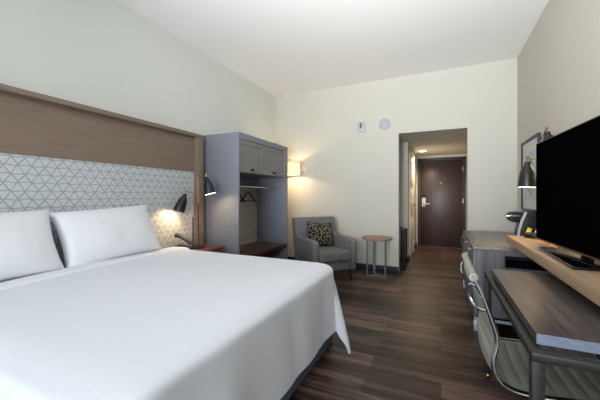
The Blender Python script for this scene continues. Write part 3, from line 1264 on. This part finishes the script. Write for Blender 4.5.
ga = leather_grid(1)
gb = leather_grid(-1)
for A, C in ((ga[0], gb[0]), (ga[-1], gb[-1])):
    for j in range(n_y):
        bm.faces.new((A[j], A[j + 1], C[j + 1], C[j]))
for j in (0, n_y):
    for i in range(len(ga) - 1):
        bm.faces.new((ga[i][j], ga[i + 1][j], gb[i + 1][j], gb[i][j]))
bmesh.ops.recalc_face_normals(bm, faces=bm.faces[:])
obj('seat_sling', at(dc, bm), 'leather', dc, angle=50)
bm = B()
tube(bm, [(0.124, CYN - 0.012, 0.862), (0.124, CYF + 0.012, 0.862)], 0.0165, 18)
hr = obj('head_roll', at(dc, bm), 'leather', dc)
for y, dd in ((CYN - 0.012, -0.008), (CYF + 0.012, 0.008)):
    bm = B()
    tube(bm, [(0.124, y, 0.862), (0.124, y + dd, 0.862)], 0.012, 18)
    obj('end_cap', at(dc, bm), 'alu', hr)
for y, sg in ((CYN, 1), (CYF, -1)):
    bm = B()
    tube(bm, spline([(0.142, y, 0.822), (0.118, y + sg * 0.01, 0.828), (0.105, y + sg * 0.03, 0.812), (0.108, y + sg * 0.045, 0.775), (0.128, y + sg * 0.035, 0.738), (0.155, y + sg * 0.01, 0.725), (0.176, y, 0.735)], 6), 0.0065, 10)
    obj('back_bracket', at(dc, bm), 'alu', dc)
# under-seat stretcher, column and star base
bm = B()
tube(bm, spline([(0.40, CYN, 0.415), (0.43, CYN + 0.08, 0.375), (0.46, 1.70, 0.36), (0.43, CYF - 0.08, 0.375), (0.40, CYF, 0.415)], 6), 0.012, 10)
tube(bm, spline([(0.55, CYN, 0.425), (0.50, CYN + 0.08, 0.375), (0.47, 1.70, 0.36), (0.50, CYF - 0.08, 0.375), (0.55, CYF, 0.425)], 6), 0.012, 10)
obj('stretcher', at(dc, bm), 'alu', dc)
bm = B()
cyl(bm, 0.46, 1.70, 0.075, 0.22, 0.028, 20)
cyl(bm, 0.46, 1.70, 0.22, 0.375, 0.017, 20)
obj('column', at(dc, bm), 'alu', dc)
for k in range(5):
    a = radians(122 + 72 * k)
    c, s_ = cos(a), sin(a)
    rr = 0.28
    bm = B()
    tube(bm, [(0.46 + 0.02 * c, 1.70 + 0.02 * s_, 0.105), (0.46 + rr * 0.5 * c, 1.70 + rr * 0.5 * s_, 0.095), (0.46 + rr * c, 1.70 + rr * s_, 0.076)], [0.022, 0.018, 0.014], 12)
    lg = obj('base_leg', at(dc, bm), 'alu', dc)
    cx, cy = 0.46 + rr * c, 1.70 + rr * s_
    bm = B()
    for dd in (-0.013, 0.013):
        mm = Matrix.Translation((cx, cy, 0.027)) @ Matrix.Rotation(a + 0.5, 4, 'Z') @ Matrix.Translation((0, dd, 0)) @ Matrix.Rotation(radians(90), 4, 'X')
        cyl(bm, 0, 0, -0.008, 0.008, 0.027, 20, mat=mm)
    tube(bm, [(cx, cy, 0.03), (cx, cy, 0.075)], 0.006, 8)
    obj('caster', at(dc, bm), 'plastic', lg)

# ------------------------------------------------------------------ television
TW, TH_ = 1.20, 0.685
ang = math.atan2(-1.075, 0.064)
d_ = Vector((cos(ang), sin(ang), 0))
fc = Vector((0.618, 2.68, 0.86))
ctr = fc + d_ * (TW / 2)
tv = thing('television', 'large black flat screen television on the pale oak shelf', 'television', ctr, ang)
bm = B()
box(bm, -TW / 2, TW / 2, 0.004, 0.035, 0.037, 0.037 + TH_, 0.004)
box(bm, -TW / 3, TW / 3, 0.03, 0.065, 0.10, 0.5, 0.02)
obj('casing', bm, 'tv_body', tv)
bm = B()
box(bm, -TW / 2 + 0.008, TW / 2 - 0.008, 0.0, 0.006, 0.050, 0.037 + TH_ - 0.008)
obj('screen', bm, 'tv', tv, smooth=False)
bm = B()
box(bm, -TW / 2, TW / 2, -0.001, 0.008, 0.037, 0.045, 0.001)
obj('bottom_trim', bm, 'tv_edge', tv)
bm = B()
prism(bm, [(-0.33, -0.07), (0.28, -0.12), (0.28, 0.13), (-0.36, 0.12)], 'z', 0.001, 0.016, 0.005, 3)
ba = obj('stand_plate', bm, 'tv_body', tv)
ba.data.materials[0] = M['gloss']
bm = B()
box(bm, -0.05, 0.05, 0.036, 0.06, 0.016, 0.2, 0.006)
obj('stand_neck', bm, 'tv_body', tv)

# ------------------------------------------------------------------ lamp beside the television
two_head_lamp((0.725, 3.06, 0.86), 'black and brass lamp with two dome heads behind the television', 
              [(0.0, -0.03, 0.36, 0.63), (0.02, 0.035, 0.52, 0.80)],
              [(-0.10, -0.12, 0.65, -0.02, 0.0), (0.035, -0.07, 0.885, 0.22, 0.02)], 2.0, 0.034)

# ------------------------------------------------------------------ picture
pc = thing('framed_picture', 'abstract print in a dark frame hanging on the right wall', 'picture', (XR, 4.20, 1.445))
y0, y1, z0, z1 = -0.36, 0.36, -0.415, 0.415
bm = B()
w = 0.028
for a, b_, c, d in ((y0, y1, z0, z0 + w), (y0, y1, z1 - w, z1), (y0, y0 + w, z0 + w, z1 - w), (y1 - w, y1, z0 + w, z1 - w)):
    box(bm, -0.028, 0.0, a, b_, c, d, 0.002)
obj('frame', bm, 'pic_frame', pc)
bm = B()
box(bm, -0.012, -0.002, y0 + w, y1 - w, z0 + w, z1 - w)
mt = obj('mat_board', bm, 'mat', pc, smooth=False)
bm = B()
box(bm, -0.0135, -0.0118, -0.22, 0.22, -0.28, 0.28)
obj('print', bm, 'art', pc, smooth=False)
bm = B()
for (ya, yb, za, zb) in ((-0.10, 0.02, 0.02, 0.20), (0.04, 0.10, -0.20, 0.12), (-0.16, -0.12, -0.12, 0.05), (-0.04, 0.0, -0.24, -0.04)):
    prism(bm, [(ya, za), (yb, za + 0.02), (yb - 0.01, zb), (ya + 0.02, zb - 0.03)], 'x', -0.0145, -0.0132)
obj('ink_shape', bm, 'art_ink', pc, smooth=False)

# ------------------------------------------------------------------ coffee maker and caddy on the cabinet
cm = thing('coffee_maker', 'black single-cup coffee maker with silver trim on the grey cabinet', 'coffee maker', (0.79, 3.98, CZ))
bm = B()
prism(bm, [(-0.055, 0.0), (0.13, 0.0), (0.13, 0.26), (0.10, 0.285), (0.03, 0.292), (0.0, 0.27), (-0.025, 0.17), (-0.05, 0.05)], 'y', -0.09, 0.09, 0.01, 3)
obj('body', bm, 'plastic', cm, angle=60)
bm = B()
prism(bm, [(-0.125, 0.20), (-0.10, 0.175), (-0.015, 0.17), (0.012, 0.265), (-0.02, 0.285), (-0.10, 0.28), (-0.125, 0.265)], 'y', -0.075, 0.075, 0.012, 3)
obj('brew_head', bm, 'plastic', cm, angle=60)
bm = B()
box(bm, -0.15, -0.02, -0.078, 0.078, 0.232, 0.247, 0.005)
obj('lever', bm, 'chrome', cm)
for y in (-0.096, 0.088):
    bm = B()
    prism(bm, [(-0.058, 0.0), (-0.036, 0.0), (-0.024, 0.10), (0.0, 0.19), (0.034, 0.282), (0.012, 0.285), (-0.022, 0.20), (-0.046, 0.10)], 'y', y, y + 0.008)
    obj('side_trim', bm, 'device', cm)
bm = B()
box(bm, -0.12, -0.02, -0.07, 0.07, 0.0, 0.025, 0.006)
obj('drip_tray', bm, 'plastic', cm)

sa = thing('sachet_caddy', 'small dark caddy holding yellow and white sachets beside the coffee maker', 'caddy', (0.75, 3.42, CZ))
bm = B()
for a in ((-0.05, 0.05, -0.06, 0.06, 0, 0.006), (-0.05, 0.05, -0.06, -0.054, 0, 0.085), (-0.05, 0.05, 0.054, 0.06, 0, 0.085), (-0.05, -0.044, -0.054, 0.054, 0, 0.085), (0.044, 0.05, -0.054, 0.054, 0, 0.085)):
    box(bm, *a)
obj('tray', bm, 'plastic', sa, smooth=False)


def sachet(x, y, tilt, mat, label):
    bm = B()
    box(bm, -0.018, 0.018, -0.004, 0.004, 0.0, 0.10, 0.003)
    mm = Matrix.Translation((0.75 + x, 3.42 + y, CZ + 0.065)) @ Matrix.Rotation(radians(tilt), 4, 'Y')
    bmesh.ops.transform(bm, matrix=mm, verts=bm.verts[:])
    tag(obj('sachet', bm, mat, None), label, 'sachet', 'drink sachets in the caddy')


sachet(-0.042, -0.035, 18, 'yellow', 'yellow sachet standing in the dark caddy')
sachet(0.02, -0.01, 25, 'paper_white', 'white sachet standing behind the yellow one in the caddy')
